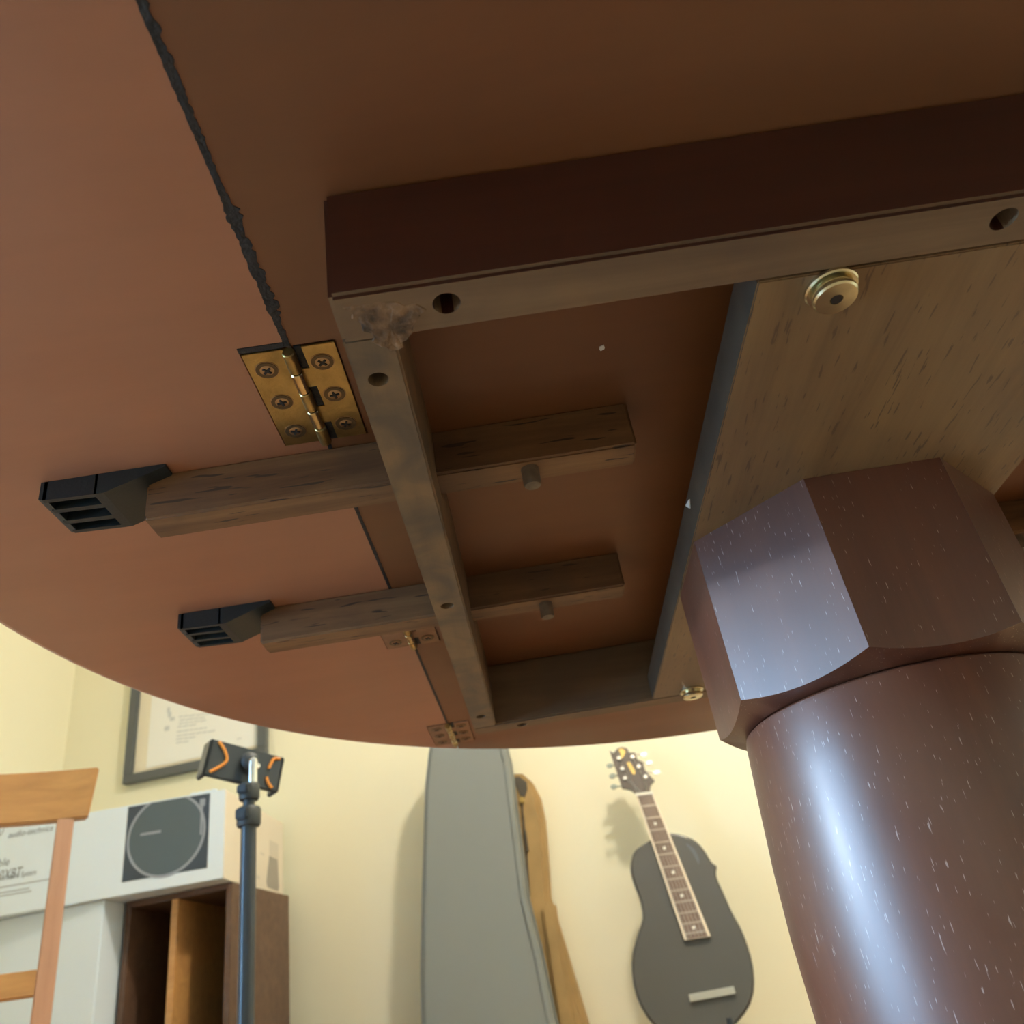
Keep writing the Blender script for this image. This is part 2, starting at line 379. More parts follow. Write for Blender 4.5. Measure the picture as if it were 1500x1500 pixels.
def phillips(r, depth):
    """countersunk cross-head screw, head down; origin at the head face"""
    bm = lathe(nb(), [(0, 0.0), (r*0.82, 0.0), (r, 0.0004), (r, 0.001), (0, 0.001)], seg=20)
    return bm
def plate_mesh(side):
    bm = nb(); x0_, x1_ = (0.022, HW) if side > 0 else (-HW, -0.010)
    box(bm, x0_*S, x1_*S, -HL*S, HL*S, -0.0014, 0.0, 0.0002)
    # knuckle tabs reaching the barrel
    for k in range(5):
        if (k % 2 == 0) == (side < 0):
            y0_ = -HL+k*2*HL/5
            xx = (0.0, 0.023) if side > 0 else (-0.011, 0.0)
            box(bm, xx[0]*S, xx[1]*S, (y0_+0.002)*S, (y0_+2*HL/5-0.002)*S, -0.0014, 0.0)
    return bm
def mk_hinge():
    h = bpy.data.objects.new('hinge', None); COL.objects.link(h); h.parent = tbl; h.empty_display_size = 0.02
    for side in (-1, 1):
        obj('hinge_plate', plate_mesh(side), 'brass', h)
    for k in range(5):
        y0_ = (-HL+k*2*HL/5)*S; y1_ = (-HL+(k+1)*2*HL/5)*S
        bm = nb(); R_ = Matrix.Translation((0, 0, -0.0030)) @ Matrix.Rotation(-pi/2, 4, 'X')
        lathe(bm, [(0, y0_+0.0004), (0.0026, y0_+0.0004), (0.0031, y0_+0.0010), (0.0031, y1_-0.0010), (0.0026, y1_-0.0004), (0, y1_-0.0004)], seg=18, M=R_)
        obj('knuckle', bm, 'brass_bright' if k % 2 else 'brass', h)
    for side in (-1, 1):
        for k in range(3):
            rr = 0.0047
            bm = lathe(nb(), [(0.0058, 0.0002), (0.0058, -0.0003), (rr, -0.0004), (rr, 0.0001)], seg=24, mat=0)
            lathe(bm, [(0, -0.0009), (rr*0.6, -0.0008), (rr*0.88, -0.0004), (rr*0.88, 0.0002), (0, 0.0002)], seg=24, mat=0)
            box(bm, -0.0024, 0.0024, -0.00055, 0.00055, -0.00125, -0.0006, mat=1, M=Matrix.Rotation(0.4+k, 4, 'Z'))
            box(bm, -0.00055, 0.00055, -0.0024, 0.0024, -0.00125, -0.0006, mat=1, M=Matrix.Rotation(0.4+k, 4, 'Z'))
            lathe(bm, [(0, -0.00142+0.0008), (0.0053, -0.00142+0.0008), (0.0053, 0.0), (0, 0.0)], seg=24, mat=2)
            o = obj('screw', bm, ['screw_brass', 'slot_dark', 'countersink'], h)
            o.location = (side*0.047*S, (k-1)*-0.086*S, -0.0013)
    return h
def copy_part(o, parent):
    c = o.copy(); COL.objects.link(c); c.parent = parent
    for ch in [x for x in bpy.data.objects if x.parent == o and x is not c]:
        d = ch.copy(); COL.objects.link(d); d.parent = c
    return c
h0 = mk_hinge(); first = True
for cx in (CRL, CRR):
    for (hy,) in HY:
        h = h0 if first else copy_part(h0, tbl); first = False
        h.location = (X(cx), Y(hy), Z(1.0)+0.0004)
        if hy > 2:
            for q in list(bpy.data.objects):
                if q.parent == h and q.name.startswith(('hinge_plate', 'screw')):
                    q['label'] = 'brown painted-reflection ' + q.name.split('.')[0].replace('_', ' ')
                    sl = q.material_slots[0]; sl.link = 'OBJECT'; sl.material = MATS['brown_reflection']
        bm_ = nb(); tb(bm_, cx+0.009, cx+0.021, hy-HL, hy+HL, 0.9985, 1.004)
        obj('dark_joint_strip', bm_, 'residue', tbl)  # dark strip lying in the gap between barrel and plate

# --- black residue along the joint
def residue(cx, y0_, y1_, wide, seed, n=130):
    rnd = random.Random(seed); bm = nb(); L, R_ = [], []
    for i in range(n+1):
        y = y0_+(y1_-y0_)*i/n
        wl = 0.0028+wide(y)*(0.35+rnd.random()*0.65)*0.3; wr = 0.0028+wide(y)*(0.3+rnd.random()*0.7)*0.72
        L.append((bm.verts.new((X(cx-wl), Y(y), Z(1)-0.00025)), bm.verts.new((X(cx-wl-0.001), Y(y), Z(1)+0.002))))
        R_.append((bm.verts.new((X(cx+wr), Y(y), Z(1)-0.00025)), bm.verts.new((X(cx+wr+0.001), Y(y), Z(1)+0.002))))
    for i in range(n):
        bm.faces.new((L[i][0], L[i+1][0], R_[i+1][0], R_[i][0]))
        bm.faces.new((L[i][1], L[i+1][1], L[i+1][0], L[i][0])); bm.faces.new((R_[i][0], R_[i+1][0], R_[i+1][1], R_[i][1]))
    return bm
def widef(y):
    b_ = 0.006+0.004*abs(sin(y*9))
    b_ += 0.016*math.exp(-((y-0.765)/0.022)**2)+0.010*math.exp(-((y-0.85)/0.03)**2)+0.010*math.exp(-((y-0.93)/0.03)**2)
    return b_
obj('dark_joint_strip', residue(CRL, 0.27, 1.026, widef, 3), 'residue', tbl, label='crumbly black residue along the joint')
obj('dark_joint_strip', residue(CRL, 1.29, 2.062, lambda y: 0.0028, 4), 'residue', tbl)
obj('dark_joint_strip', residue(CRL, 2.33, 3.10, lambda y: 0.0030, 5), 'residue', tbl)
# dark sliver at the head of the near hinge's mortise
bm = nb(); tb(bm, CRL-HW-0.003, CRL-0.004, 1.157-HL-0.014, 1.157-HL-0.001, 0.9988, 1.002, 0.0002)
obj('dark_joint_strip', bm, 'residue', tbl)

# --- apron frame
ZB = 0.802; FX0, FX1 = -0.163, 1.619; FY0, FY1 = 0.750, 2.660
def color_faces(o, fn):
    for p in o.data.polygons: p.material_index = fn(p.normal, p.center)
RAWX = ['raw_x', 'mahogany', 'edge_wear']; RAWY = ['raw_y', 'mahogany', 'edge_wear']
nr = obj('apron_rail', tb(nb(), FX0, FX1, FY0, 0.838, ZB, 1.0, 0.0017), RAWX, tbl, label='near long apron rail with dark finished outer face')
fr_ = obj('apron_rail', tb(nb(), FX0, FX1, 2.588, FY1, ZB, 1.0, 0.0017), RAWX, tbl)
el = obj('apron_end', tb(nb(), FX0, -0.093, 0.832, 2.594, ZB+0.0007, 1.0, 0.0010), RAWY, tbl)
er = obj('apron_end', tb(nb(), FX1-0.070, FX1, 0.838, 2.588, ZB, 1.0, 0.0010), RAWY, tbl)
# dowel holes
c = nb()
for x in (-0.017, 0.722, 1.46): cyl_cut(c, X(x), Y(0.790), Z(ZB)-0.01, Z(ZB)+0.016, 0.0052 if x < 1.4 else 0.0052)
cut(nr, c)
c = nb()
for x in (-0.013, 0.728, 1.46): cyl_cut(c, X(x), Y(2.628), Z(ZB)-0.01, Z(ZB)+0.016, 0.0046)
cut(fr_, c)
SL = [(-0.648, 0.291, 1.317, 1.390, 0.900, 0.083, 1.347), (-0.628, 0.303, 1.942, 2.015, 0.904, 0.097, 1.976)]
SR = [(1.165, 2.104, 1.377, 1.450, 0.900, 1.373, 1.407), (1.153, 2.084, 2.000, 2.073, 0.904, 1.359, 2.03)]
c = nb()
for y in (0.916, 1.685, 2.483): cyl_cut(c, X(-0.131), Y(y), Z(ZB)-0.01, Z(ZB)+0.016, 0.0042)
cut(el, c)
c = nb()
for s in SL: tb(c, -0.2, 0.0, s[2]-0.006, s[3]+0.006, s[4]-0.006, 1.02)
cut(el, c)
c = nb()
for s in SR: tb(c, FX1-0.1, FX1+0.05, s[2]-0.006, s[3]+0.006, s[4]-0.006, 1.02)
cut(er, c)
c = nb()
for y in (0.916, 1.685, 2.483): cyl_cut(c, X(FX1-0.033), Y(y), Z(ZB)-0.01, Z(ZB)+0.016, 0.0042)
cut(er, c)
yn, yf = Y(FY0), Y(FY1); xl, xr = X(FX0), X(FX1)
def f_near(n, c):
    if n.y < -0.9: return 1
    if abs(c.y-yn) < 0.0018 and n.y < -0.1: return 2
    if abs(c.x-xl) < 0.0018 and n.x < -0.1 and c.z < Z(ZB)+0.0018: return 2
    if abs(n.x) > 0.9 and abs(c.x-X((FX0+FX1)/2)) > 0.2: return 1
    return 0
color_faces(nr, f_near)
color_faces(fr_, lambda n, c: 1 if n.y > 0.9 or (abs(n.x) > 0.9 and abs(c.x-X((FX0+FX1)/2)) > 0.2) else 0)
color_faces(el, lambda n, c: 1 if n.x < -0.9 and abs(c.x-xl) < 0.001 else (2 if n.x < -0.1 and abs(n.y) < .1 and c.z < Z(ZB)+0.0012 else 0))
color_faces(er, lambda n, c: 1 if n.x > 0.9 and abs(c.x-xr) < 0.001 else 0)
# torn wood at the near corner: ragged little flakes
rnd = random.Random(11)
def ragged(pts, zt, mat, name, label=None, jitter=0.004, sub=4):
    bm = nb(); P = []
    n = len(pts)
    for i in range(n):
        a, b_ = pts[i], pts[(i+1) % n]
        for k in range(sub):
            f = k/sub; P.append((a[0]+(b_[0]-a[0])*f+rnd.uniform(-1, 1)*jitter, a[1]+(b_[1]-a[1])*f+rnd.uniform(-1, 1)*jitter))
    cx = sum(p[0] for p in P)/len(P); cy = sum(p[1] for p in P)/len(P)
    m_ = [bm.verts.new((X(x), Y(y), Z(ZB)+0.0004)) for x, y in P]
    m2 = [bm.verts.new((X(cx+(x-cx)*0.93), Y(cy+(y-cy)*0.93), Z(ZB)-zt*(0.5+rnd.random()*0.8))) for x, y in P]
    m3 = [bm.verts.new((X(cx+(x-cx)*rnd.uniform(0.4, 0.75)), Y(cy+(y-cy)*rnd.uniform(0.4, 0.75)), Z(ZB)-zt*(0.2+rnd.random()*1.5))) for x, y in P]
    cc = bm.verts.new((X(cx), Y(cy), Z(ZB)-zt))
    N = len(P)
    for i in range(N):
        j = (i+1) % N
        bm.faces.new((m_[i], m_[j], m2[j], m2[i])); bm.faces.new((m2[i], m2[j], m3[j], m3[i])); bm.faces.new((m3[i], m3[j], cc))
    obj(name, bm, mat, tbl, 20, label)
ragged([(-0.150, 0.768), (-0.085, 0.768), (-0.045, 0.790), (-0.055, 0.815), (-0.078, 0.845), (-0.100, 0.866), (-0.118, 0.850), (-0.130, 0.815)], 0.00035, 'torn', 'torn_wood', 'ragged torn patch at the corner')

# --- mounting board
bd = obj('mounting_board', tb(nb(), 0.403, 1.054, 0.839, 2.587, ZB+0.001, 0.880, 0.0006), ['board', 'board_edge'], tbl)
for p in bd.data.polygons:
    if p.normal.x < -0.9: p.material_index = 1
# connector bolts
def bolt(x, y):
    h = bpy.data.objects.new('connector_bolt', None); COL.objects.link(h); h.parent = tbl; h.location = (X(x), Y(y), Z(ZB))
    obj('washer', lathe(nb(), [(0, 0.0006), (0.0102, 0.0006), (0.0106, 0.0001), (0.0106, -0.0012), (0.0100, -0.0018), (0.0072, -0.0019), (0.0068, -0.0013), (0, -0.0013)], seg=40), 'bolt', h)
    hd = lathe(nb(), [(0.0070, -0.0010), (0.0070, -0.0030), (0.0086, -0.0034), (0.0089, -0.0040), (0.0089, -0.0058), (0.0082, -0.0066),
                      (0.0026, -0.0068), (0.0026, -0.0040), (0, -0.0040)], seg=40)
    obj('bolt_head', hd, 'bolt', h)
    obj('hex_socket', lathe(nb(), [(0, -0.0042), (0.0024, -0.0042), (0.0024, -0.00685), (0, -0.00685)], seg=6), 'slot_dark', h)
for x, y in ((0.511, 0.868), (0.522, 2.556), (0.945, 0.868), (0.940, 2.556)): bolt(x, y)

# --- slides with stop pegs, and black wedges on the leaves
def slide(s):
    x0_, x1_, y0_, y1_, zb, px_, py_ = s
    bm = nb(); tb(bm, x0_, x1_, y0_, y1_, zb, 0.998, 0.0)
    es = [e for e in bm.edges if all(abs(v.co.z-Z(zb)) < 1e-5 for v in e.verts)]
    es += [e for e in bm.edges if abs(e.verts[0].co.x-e.verts[1].co.x) < 1e-6 and abs(e.verts[0].co.y-e.verts[1].co.y) < 1e-6]
    bmesh.ops.bevel(bm, geom=es, offset=0.0014, segments=3, affect='EDGES', clamp_overlap=True)
    o = obj('support_slide', bm, 'slide_wood', tbl)
    pg = lathe(nb(), [(0, Z(zb)+0.004), (0.0050, Z(zb)+0.004), (0.0048, Z(zb)-0.0100), (0.0042, Z(zb)-0.0110), (0, Z(zb)-0.0110)], (X(px_), Y(py_)), 24)
    obj('stop_peg', pg, 'peg_wood', o)
for s in SL+SR: slide(s)
def wedge(x_tip, x_end, yc, sgn):
    """hollow ribbed tip with three slots, then a ramp falling away towards the slide"""
    hw = 0.062; o_ = []
    L = abs(x_end-x_tip)
    fx = lambda a: X(x_tip+sgn*a*L)
    bm = nb()
    zt = 0.958
    # side walls + ribs of the tip (a 0..0.42)
    def slab(a0, a1, ya, yb, z0a, z0b):
        b_ = bmesh.new()
        vs = [b_.verts.new((fx(a), Y(yc+y), z)) for a, zl in ((a0, z0a), (a1, z0b)) for y in (ya, yb) for z in (Z(zl), Z(0.9995))]
        for q in ((0, 1, 3, 2), (4, 6, 7, 5), (0, 4, 5, 1), (2, 3, 7, 6), (0, 2, 6, 4), (1, 5, 7, 3)): b_.faces.new([vs[i] for i in q])
        bmesh.ops.recalc_face_normals(b_, faces=b_.faces); merge(bm, b_)
    ys = [-hw, -hw+0.010, -hw/3-0.006, -hw/3+0.006, hw/3-0.006, hw/3+0.006, hw-0.010, hw]
    for k in range(4): slab(0.03, 0.46, ys[2*k], ys[2*k+1], zt, zt-0.004)
    slab(0.0, 0.06, -hw, hw, zt+0.003, zt)
    slab(0.06, 0.46, -hw+0.006, hw-0.006, 0.985, 0.985)
    slab(0.44, 0.52, -hw, hw, zt-0.004, zt-0.004)
    slab(0.52, 1.0, -hw, hw, zt-0.004, 0.994)
    obj('leaf_wedge', bm, 'wedge_plastic', tbl, 20)
wedge(-0.836, -0.600, 1.347, 1); wedge(-0.822, -0.590, 1.962, 1)
wedge(2.292, 2.056, 1.415, -1); wedge(2.272, 2.036, 2.036, -1)

# flecks of paint or paper
def fleck(px, py, zc, r):
    d = ray(px, py)/1.0; tt = zc*S/d.z; p = d*tt
    b_ = nb(); P = [(r*cos(a)*random.uniform(0.5, 1.2), r*sin(a)*random.uniform(0.6, 1.3)) for a in [k*pi/3.5 for k in range(7)]]
    prism(b_, P, lambda a, b2: (p.x+a-OX, p.y+b2-OY, p.z+CZ-0.0006), lambda a, b2: (p.x+a-OX, p.y+b2-OY, p.z+CZ+0.0004))
    obj('paint_fleck', b_, 'fleck', tbl)
fleck(881, 509, 1.0, 0.0022)
b_ = nb(); prism(b_, [(1.483, 0.858), (1.525, 0.868), (1.500, 0.846)], lambda a, c_: (X(0.402), Y(a), Z(c_)), lambda a, c_: (X(0.3995), Y(a), Z(c_)))
obj('paint_fleck', b_, 'fleck', tbl)

# --- octagonal head and column
AP = 0.3215; NA = 128
bm = nb(); tri = []
def octr(th):
    k = (th+pi/8) % (pi/4)-pi/8
    return AP/cos(k)
rt, rm, rc = [], [], []
for i in range(NA):
    th = 2*pi*i/NA; r = octr(th); zc = 0.439+0.7*(r-AP)
    tri.append((th, r, zc))
Rz = lambda th, r, z: (r*cos(th)*S, r*sin(th)*S, Z(z))
for th, r, zc in tri:
    rt.append(bm.verts.new(Rz(th, r, ZB+0.0005))); rm.append(bm.verts.new(Rz(th, r, zc))); rc.append(bm.verts.new(Rz(th, 0.288, 0.4305)))
for i in range(NA):
    j = (i+1) % NA
    bm.faces.new((rt[i], rt[j], rm[j], rm[i])); bm.faces.new((rm[i], rm[j], rc[j], rc[i]))
bm.faces.new(rt); bm.faces.new(rc)
hd = obj('octagonal_head', bm, 'column', tbl, 22)
zf = (0.0-CZ)/S
prof = [(0, 0.428), (0.286, 0.4285), (0.2925, 0.424), (0.295, 0.415), (0.3035, 0.30), (0.3115, 0.18), (0.315, 0.06), (0.312, -0.1), (0.300, -0.28), (0.270, -0.5), (0.235, -0.68), (0.225, -0.74), (0.25, -0.78), (0.30, -0.80), (0.30, -0.84), (0, -0.84)]
bm = lathe(nb(), [(r*S, Z(z)) for r, z in prof], seg=96)
obj('pedestal_column', bm, 'column', tbl, 30)
# stepped base block and four feet
bm = lathe(nb(), [(0, Z(-0.84)), (0.34*S, Z(-0.84)), (0.36*S, Z(-0.86)), (0.36*S, Z(-1.18)), (0.33*S, Z(-1.2)), (0, Z(-1.2))], seg=8)
obj('base_block', bm, 'column', tbl)
for k in range(4):
    a = pi/4+k*pi/2; M_ = Matrix.Rotation(a, 4, 'Z')
    poly = [(0.30, -1.16), (0.36, -0.92), (0.62, -1.02), (0.95, -1.27), (1.22, -1.42), (1.30, -1.45), (1.30, zf+0.001), (1.12, zf+0.001), (0.95, -1.46), (0.62, -1.26)]
    bm = nb(); prism(bm, [(p*S, Z(q)) for p, q in poly], lambda p, q: (p, -0.028, q), lambda p, q: (p, 0.028, q), 0.004, M=M_)
    obj('foot', bm, 'column', tbl)

# ================================================================== things by the back wall
# --- framed certificate on the back wall
FU0, FU1, FZ0, FZ1 = -1.722, -1.215, 1.318, 1.93
WV = V1
pf = rthing('picture_frame', 'black framed white letter hanging on the cream wall above the turntable carton', 'picture', (FU0+FU1)/2, WV, FZ0)
fw, fh = FU1-FU0, FZ1-FZ0; bw = 0.030
bm = nb()
for q in ((-fw/2, fw/2, 0, bw), (-fw/2, fw/2, fh-bw, fh), (-fw/2, -fw/2+bw, bw, fh-bw), (fw/2-bw, fw/2, bw, fh-bw)):
    box(bm, q[0], q[1], -0.028, -0.001, q[2], q[3], 0.002)
obj('frame', bm, 'frame_black', pf)
obj('mount', box(nb(), -fw/2+bw, fw/2-bw, -0.012, -0.004, bw, fh-bw), 'mat_cream', pf)
obj('letter', box(nb(), -fw/2+bw+0.045, fw/2-bw-0.005, -0.0135, -0.0122, bw+0.012, fh-bw-0.012), 'paper', pf)
def line_px(bm, x0_, y0_, x1_, y1_, base, v, h, dv=0.0):
    a = rp(x0_, y0_, v); b_ = rp(x1_, y1_, v)
    ua, ub, zz = a[0]-base[0], b_[0]-base[0], (a[2]+b_[2])/2-base[2]
    box(bm, ua, ub, dv-0.0006, dv, zz-h/2, zz+h/2)
bm = nb(); base = ((FU0+FU1)/2, WV, FZ0)
rows = [(262, 1050, 312, 1045), (263, 1055, 300, 1051), (262, 1060, 302, 1055), (260, 1065, 290, 1061), (259, 1072, 303, 1066), (259, 1078, 318, 1070), (258, 1083, 290, 1079), (258, 1088, 276, 1086)]
for r_ in rows:
    xx = r_[0]; 
    while xx < r_[2]-3:
        ln = random.uniform(5, 12); x2 = min(xx+ln, r_[2]); f0_ = (xx-r_[0])/(r_[2]-r_[0]); f1_ = (x2-r_[0])/(r_[2]-r_[0])
        line_px(bm, xx, r_[1]+(r_[3]-r_[1])*f0_, x2, r_[1]+(r_[3]-r_[1])*f1_, base, WV-0.0136, 0.0042, -0.0136); xx = x2+1.2
obj('print', bm, 'ink_pale', pf, label='faint grey lines of print')
for (x_, y_, w_, h_) in ((246, 1047, 5, 0.02), (249, 1053, 7, 0.012), (241, 1067, 7, 0.016), (245, 1040, 4, 0.02), (347, 1082, 7, 0.004)):
    bm = nb(); line_px(bm, x_, y_, x_+w_, y_, base, WV-0.0136, h_, -0.0136)
    obj('emblem', bm, 'ink_pale', pf)

# --- low cabinet, crates and the turntable carton
cab = rthing('low_cabinet', 'low brown wooden cabinet under the stacked cartons at the back wall', 'cabinet', -1.45, 2.32, 0)
bm = nb(); box(bm, -0.50, 0.50, -0.24, 0.25, 0.06, 0.48, 0.003); box(bm, -0.47, 0.47, -0.21, 0.22, 0, 0.06)
obj('body', bm, 'crate_wood', cab)
obj('cabinet_top', box(nb(), -0.512, 0.512, -0.252, 0.255, 0.48, 0.50, 0.003), 'crate_wood', cab)
for k in (-1, 1):
    d_ = obj('door', box(nb(), min(0.005*k, 0.48*k), max(0.005*k, 0.48*k), -0.256, -0.241, 0.08, 0.465, 0.002), 'crate_wood', cab)
    obj('knob', lathe(nb(), [(0, 0), (0.006, 0), (0.006, 0.012), (0.013, 0.018), (0.011, 0.026), (0, 0.027)], seg=20, M=Matrix.Translation((0.05*k, -0.256, 0.28)) @ Matrix.Rotation(pi/2, 4, 'X')), 'brass', d_)
BV = 2.1; BU0, BU1, BZ0, BZ1 = -1.894, -1.094, 0.864, 1.084; BYAW = radians(6)
lw = rthing('white_carton', 'plain white carton supporting the left end of the turntable carton', 'box', -1.655, 2.27, 0.50)
obj('carton_body', box(nb(), -0.255, 0.255, -0.19, 0.19, 0, BZ0-0.501, 0.002), 'carton', lw)
obj('tape', box(nb(), -0.255, 0.255, -0.02, 0.02, BZ0-0.5015, BZ0-0.5003), 'paper', lw)
cr_ = rthing('wooden_crate', 'dark open wooden crate under the right end of the turntable carton', 'crate', -1.195, 2.33, 0.50)
hh = BZ0-0.501
obj('side_board', box(nb(), -0.195, -0.180, -0.17, 0.18, 0, hh, 0.001), 'crate_wood', cr_)
obj('side_board', box(nb(), 0.080, 0.095, -0.17, 0.18, 0, hh, 0.001), 'crate_wood', cr_)
obj('top_board', box(nb(), -0.180, 0.080, -0.17, 0.18, hh-0.015, hh, 0.001), 'crate_wood', cr_)
obj('bottom_board', box(nb(), -0.180, 0.080, -0.17, 0.18, 0, 0.015, 0.001), 'crate_wood', cr_)
obj('back_board', box(nb(), -0.180, 0.080, 0.168, 0.18, 0.015, hh-0.015), 'crate_wood', cr_)
obj('divider', box(nb(), -0.068, -0.050, -0.171, 0.16, 0.015, hh-0.015, 0.001), 'chair_wood', cr_, label='orange-brown upright divider')

bu, bv_, bh = (BU1-BU0)/2, 0.235, BZ1-BZ0
cy_, sy_ = cos(BYAW), sin(BYAW)
bx = rthing('turntable_carton', 'long white printed carton with a dark turntable picture and audio-technica lettering', 'box', BU1-bu*cy_-bv_*sy_, BV-bu*sy_+bv_*cy_, BZ0, BYAW)
bm = nb(); box(bm, -bu, bu, -bv_, bv_, 0, bh, 0.0015)
body = obj('carton_body', bm, ['carton', 'carton_side'], bx)
for p in body.data.polygons:
    if p.normal.x > 0.7: p.material_index = 1
def loc_px(px, py):        # image point -> carton-front coordinates
    d = ray(px, py); du = d.x*cos(A)-d.y*sin(A); dv = d.x*sin(A)+d.y*cos(A)
    t_ = (-sy_*BU1+cy_*BV)/(-sy_*du+cy_*dv)
    return (t_*du-BU1)*cy_+(t_*dv-BV)*sy_+bu, CZ+t_*d.z-BZ0
FV = -bv_
# turntable picture
P = [loc_px(*q) for q in ((192, 1178), (311, 1162), (300, 1276), (175, 1289))]
x0_ = (P[0][0]+P[3][0])/2; x1_ = (P[1][0]+P[2][0])/2; zt_ = min(bh-0.004, (P[0][1]+P[1][1])/2); zb_ = (P[2][1]+P[3][1])/2
pic = obj('turntable_print', box(nb(), x0_, x1_, FV-0.0006, FV+0.0002, zb_, zt_), 'print_dark', bx)
cxp, czp = loc_px(244, 1219); rp_ = 0.1005; czp = zb_+(zt_-zb_)*0.53
def disc(bm, x, z, r0_, r1_, y0_, y1_, seg=72, mat=0, a0=0, a1=2*pi, ztop=None):
    b_ = bmesh.new(); n = seg; R1, R0 = [], []
    for i in range(n+1):
        a = a0+(a1-a0)*i/n
        for lst, r in ((R0, r0_), (R1, r1_)):
            xx, zz = x+r*cos(a), z+r*sin(a)
            if ztop: zz = min(zz, ztop)
            lst.append((b_.verts.new((xx, y0_, zz)), b_.verts.new((xx, y1_, zz))))
    for i in range(n):
        b_.faces.new((R0[i][0], R0[i+1][0], R1[i+1][0], R1[i][0])); b_.faces.new((R1[i][0], R1[i+1][0], R1[i+1][1], R1[i][1]))
        b_.faces.new((R0[i][1], R0[i+1][1], R0[i+1][0], R0[i][0]))
    merge(bm, b_, mat)
bm = nb(); disc(bm, cxp, czp, 0.0005, 0.0985, FV-0.0012, FV, ztop=zt_)
obj('platter_print', bm, 'print_platter', pic)
bm = nb(); disc(bm, cxp, czp, 0.0965, 0.1030, FV-0.0015, FV, ztop=zt_+0.001)
obj('platter_rim_print', bm, 'print_ring', pic)
bm = nb(); a = loc_px(206, 1223); b2 = loc_px(236, 1219); box(bm, a[0], b2[0], FV-0.0018, FV, a[1]-0.003, a[1]+0.003)
obj('label_print', bm, 'print_ring', pic)
bm = nb(); box(bm, x1_-0.022, x1_-0.017, FV-0.0018, FV, czp-0.015, zt_-0.018); box(bm, x1_-0.026, x1_-0.012, FV-0.0017, FV, zt_-0.030, zt_-0.012)
obj('tonearm_print', bm, 'print_ring', pic)
def put_text(s, px0, py0, px1, py1, hscale, mat, shear=0.0, name='lettering', surf=None, ext=0.0003):
    """text from one image point to another on the carton front; real glyphs as thin mesh"""
    b_ = textbm(s, 1.0, shear, 0.0); xs = [v.co.x for v in b_.verts]; w0, w1 = min(xs), max(xs)
    a = loc_px(px0, py0); c = loc_px(px1, py1); sc = (c[0]-a[0])/(w1-w0)
    M_ = Matrix.Translation((a[0]-w0*sc, FV-0.0006, (a[1]+c[1])/2)) @ Matrix.Rotation(pi/2, 4, 'X') @ Matrix.Diagonal((sc, sc*hscale, 1, 1))
    bmesh.ops.transform(b_, matrix=M_, verts=b_.verts)
    return obj(name, b_, mat, bx)
put_text('audio-technica', 12, 1226, 77, 1218, 1.05, 'print_text', 0.3)
put_text('AT-LP60XBT', -46, 1295, 32, 1285, 1.35, 'print_text', 0.25)
put_text('Fully Automatic Wireless Stereo Turntable System', -110, 1303, 52, 1287, 1.3, 'print_text', 0.1)
put_text('turntable', -40, 1275, 13, 1268, 1.0, 'print_text', 0.2)
bm = nb(); a = loc_px(0, 1219); disc(bm, a[0]-0.006, a[1]+0.004, 0.0135, 0.0155, FV-0.0006, FV, 40)
box(bm, a[0]-0.0135, a[0]-0.0115, FV-0.0006, FV, a[1]-0.007, a[1]+0.013); box(bm, a[0]-0.002, a[0], FV-0.0006, FV, a[1]-0.007, a[1]+0.016); box(bm, a[0]-0.013, a[0]+0.001, FV-0.0006, FV, a[1]+0.001, a[1]+0.003)
obj('logo', bm, 'print_pale', bx)
bm = nb()
for q in ((-110, 1311, 77, 1287), (-110, 1317, 43, 1301), (-110, 1321, 46, 1305)):
    a = loc_px(q[0], q[1]); c = loc_px(q[2], q[3]); box(bm, a[0], c[0], FV-0.0005, FV, c[1]-0.0012, c[1]+0.0012)
obj('rule_print', bm, 'print_pale', bx)
# prints on the end face
bm = nb()
prism(bm, [(0.095, 0.018), (0.185, 0.018), (0.195, 0.030), (0.183, 0.105), (0.108, 0.105), (0.085, 0.032)], lambda a, b_: (bu-0.0001, a, b_), lambda a, b_: (bu+0.0006, a, b_))
obj('end_print', bm, 'print_side', bx)
for q in ((0.110, 0.190, 0.107, 0.150), (-0.12, -0.05, 0.06, 0.14), (0.035, 0.065, 0.098, 0.104), (0.0, 0.03, 0.030, 0.040)):
    obj('end_print', box(nb(), bu, bu+0.0004, *q), 'print_side_pale', bx)
bm = nb()
P = [(-0.02+0.07*k/8+bu-0.075, 0.0, bh+0.0015+0.002*(k % 2)) for k in range(9)]
tube(bm, [(p[0], -bv_+0.004, p[2]) for p in P], 0.003, 6)
obj('torn_edge', bm, 'carton', bx)

# --- light stand with a phone clamp
SV = 1.35
q = rp(361, 1312, SV); SU = (rp(366, 1200, SV)[0]+q[0])/2
st = rthing('phone_stand', 'black telescopic stand with a flat clamp plate and orange rubber bands', 'stand', SU, SV, 0)
zz = lambda px, py: rp(px, py, SV)[2]
zc1, zc2, zc3 = zz(366, 1150), zz(365, 1168), zz(364, 1208)
obj('pole', lathe(nb(), [(0, 0.10), (0.0125, 0.10), (0.0125, zz(363, 1205)), (0, zz(363, 1205))], seg=28), 'stand_black', st, label='lower black tube')
obj('upper_pole', lathe(nb(), [(0, zz(363, 1205)-0.05), (0.0098, zz(363, 1205)-0.05), (0.0098, zz(366, 1165)), (0, zz(366, 1165))], seg=28), 'stand_black', st)
def collar(za, zb_, r):
    bm = lathe(nb(), [(0, za), (r*0.9, za), (r, za+0.004), (r, zb_-0.004), (r*0.88, zb_), (0, zb_)], seg=28)
    o = obj('locking_collar', bm, 'clamp_black', st)
    obj('lever', box(nb(), -0.011, 0.008, -r-0.008, -r+0.004, za+0.008, zb_-0.005, 0.002), 'stand_black', o)
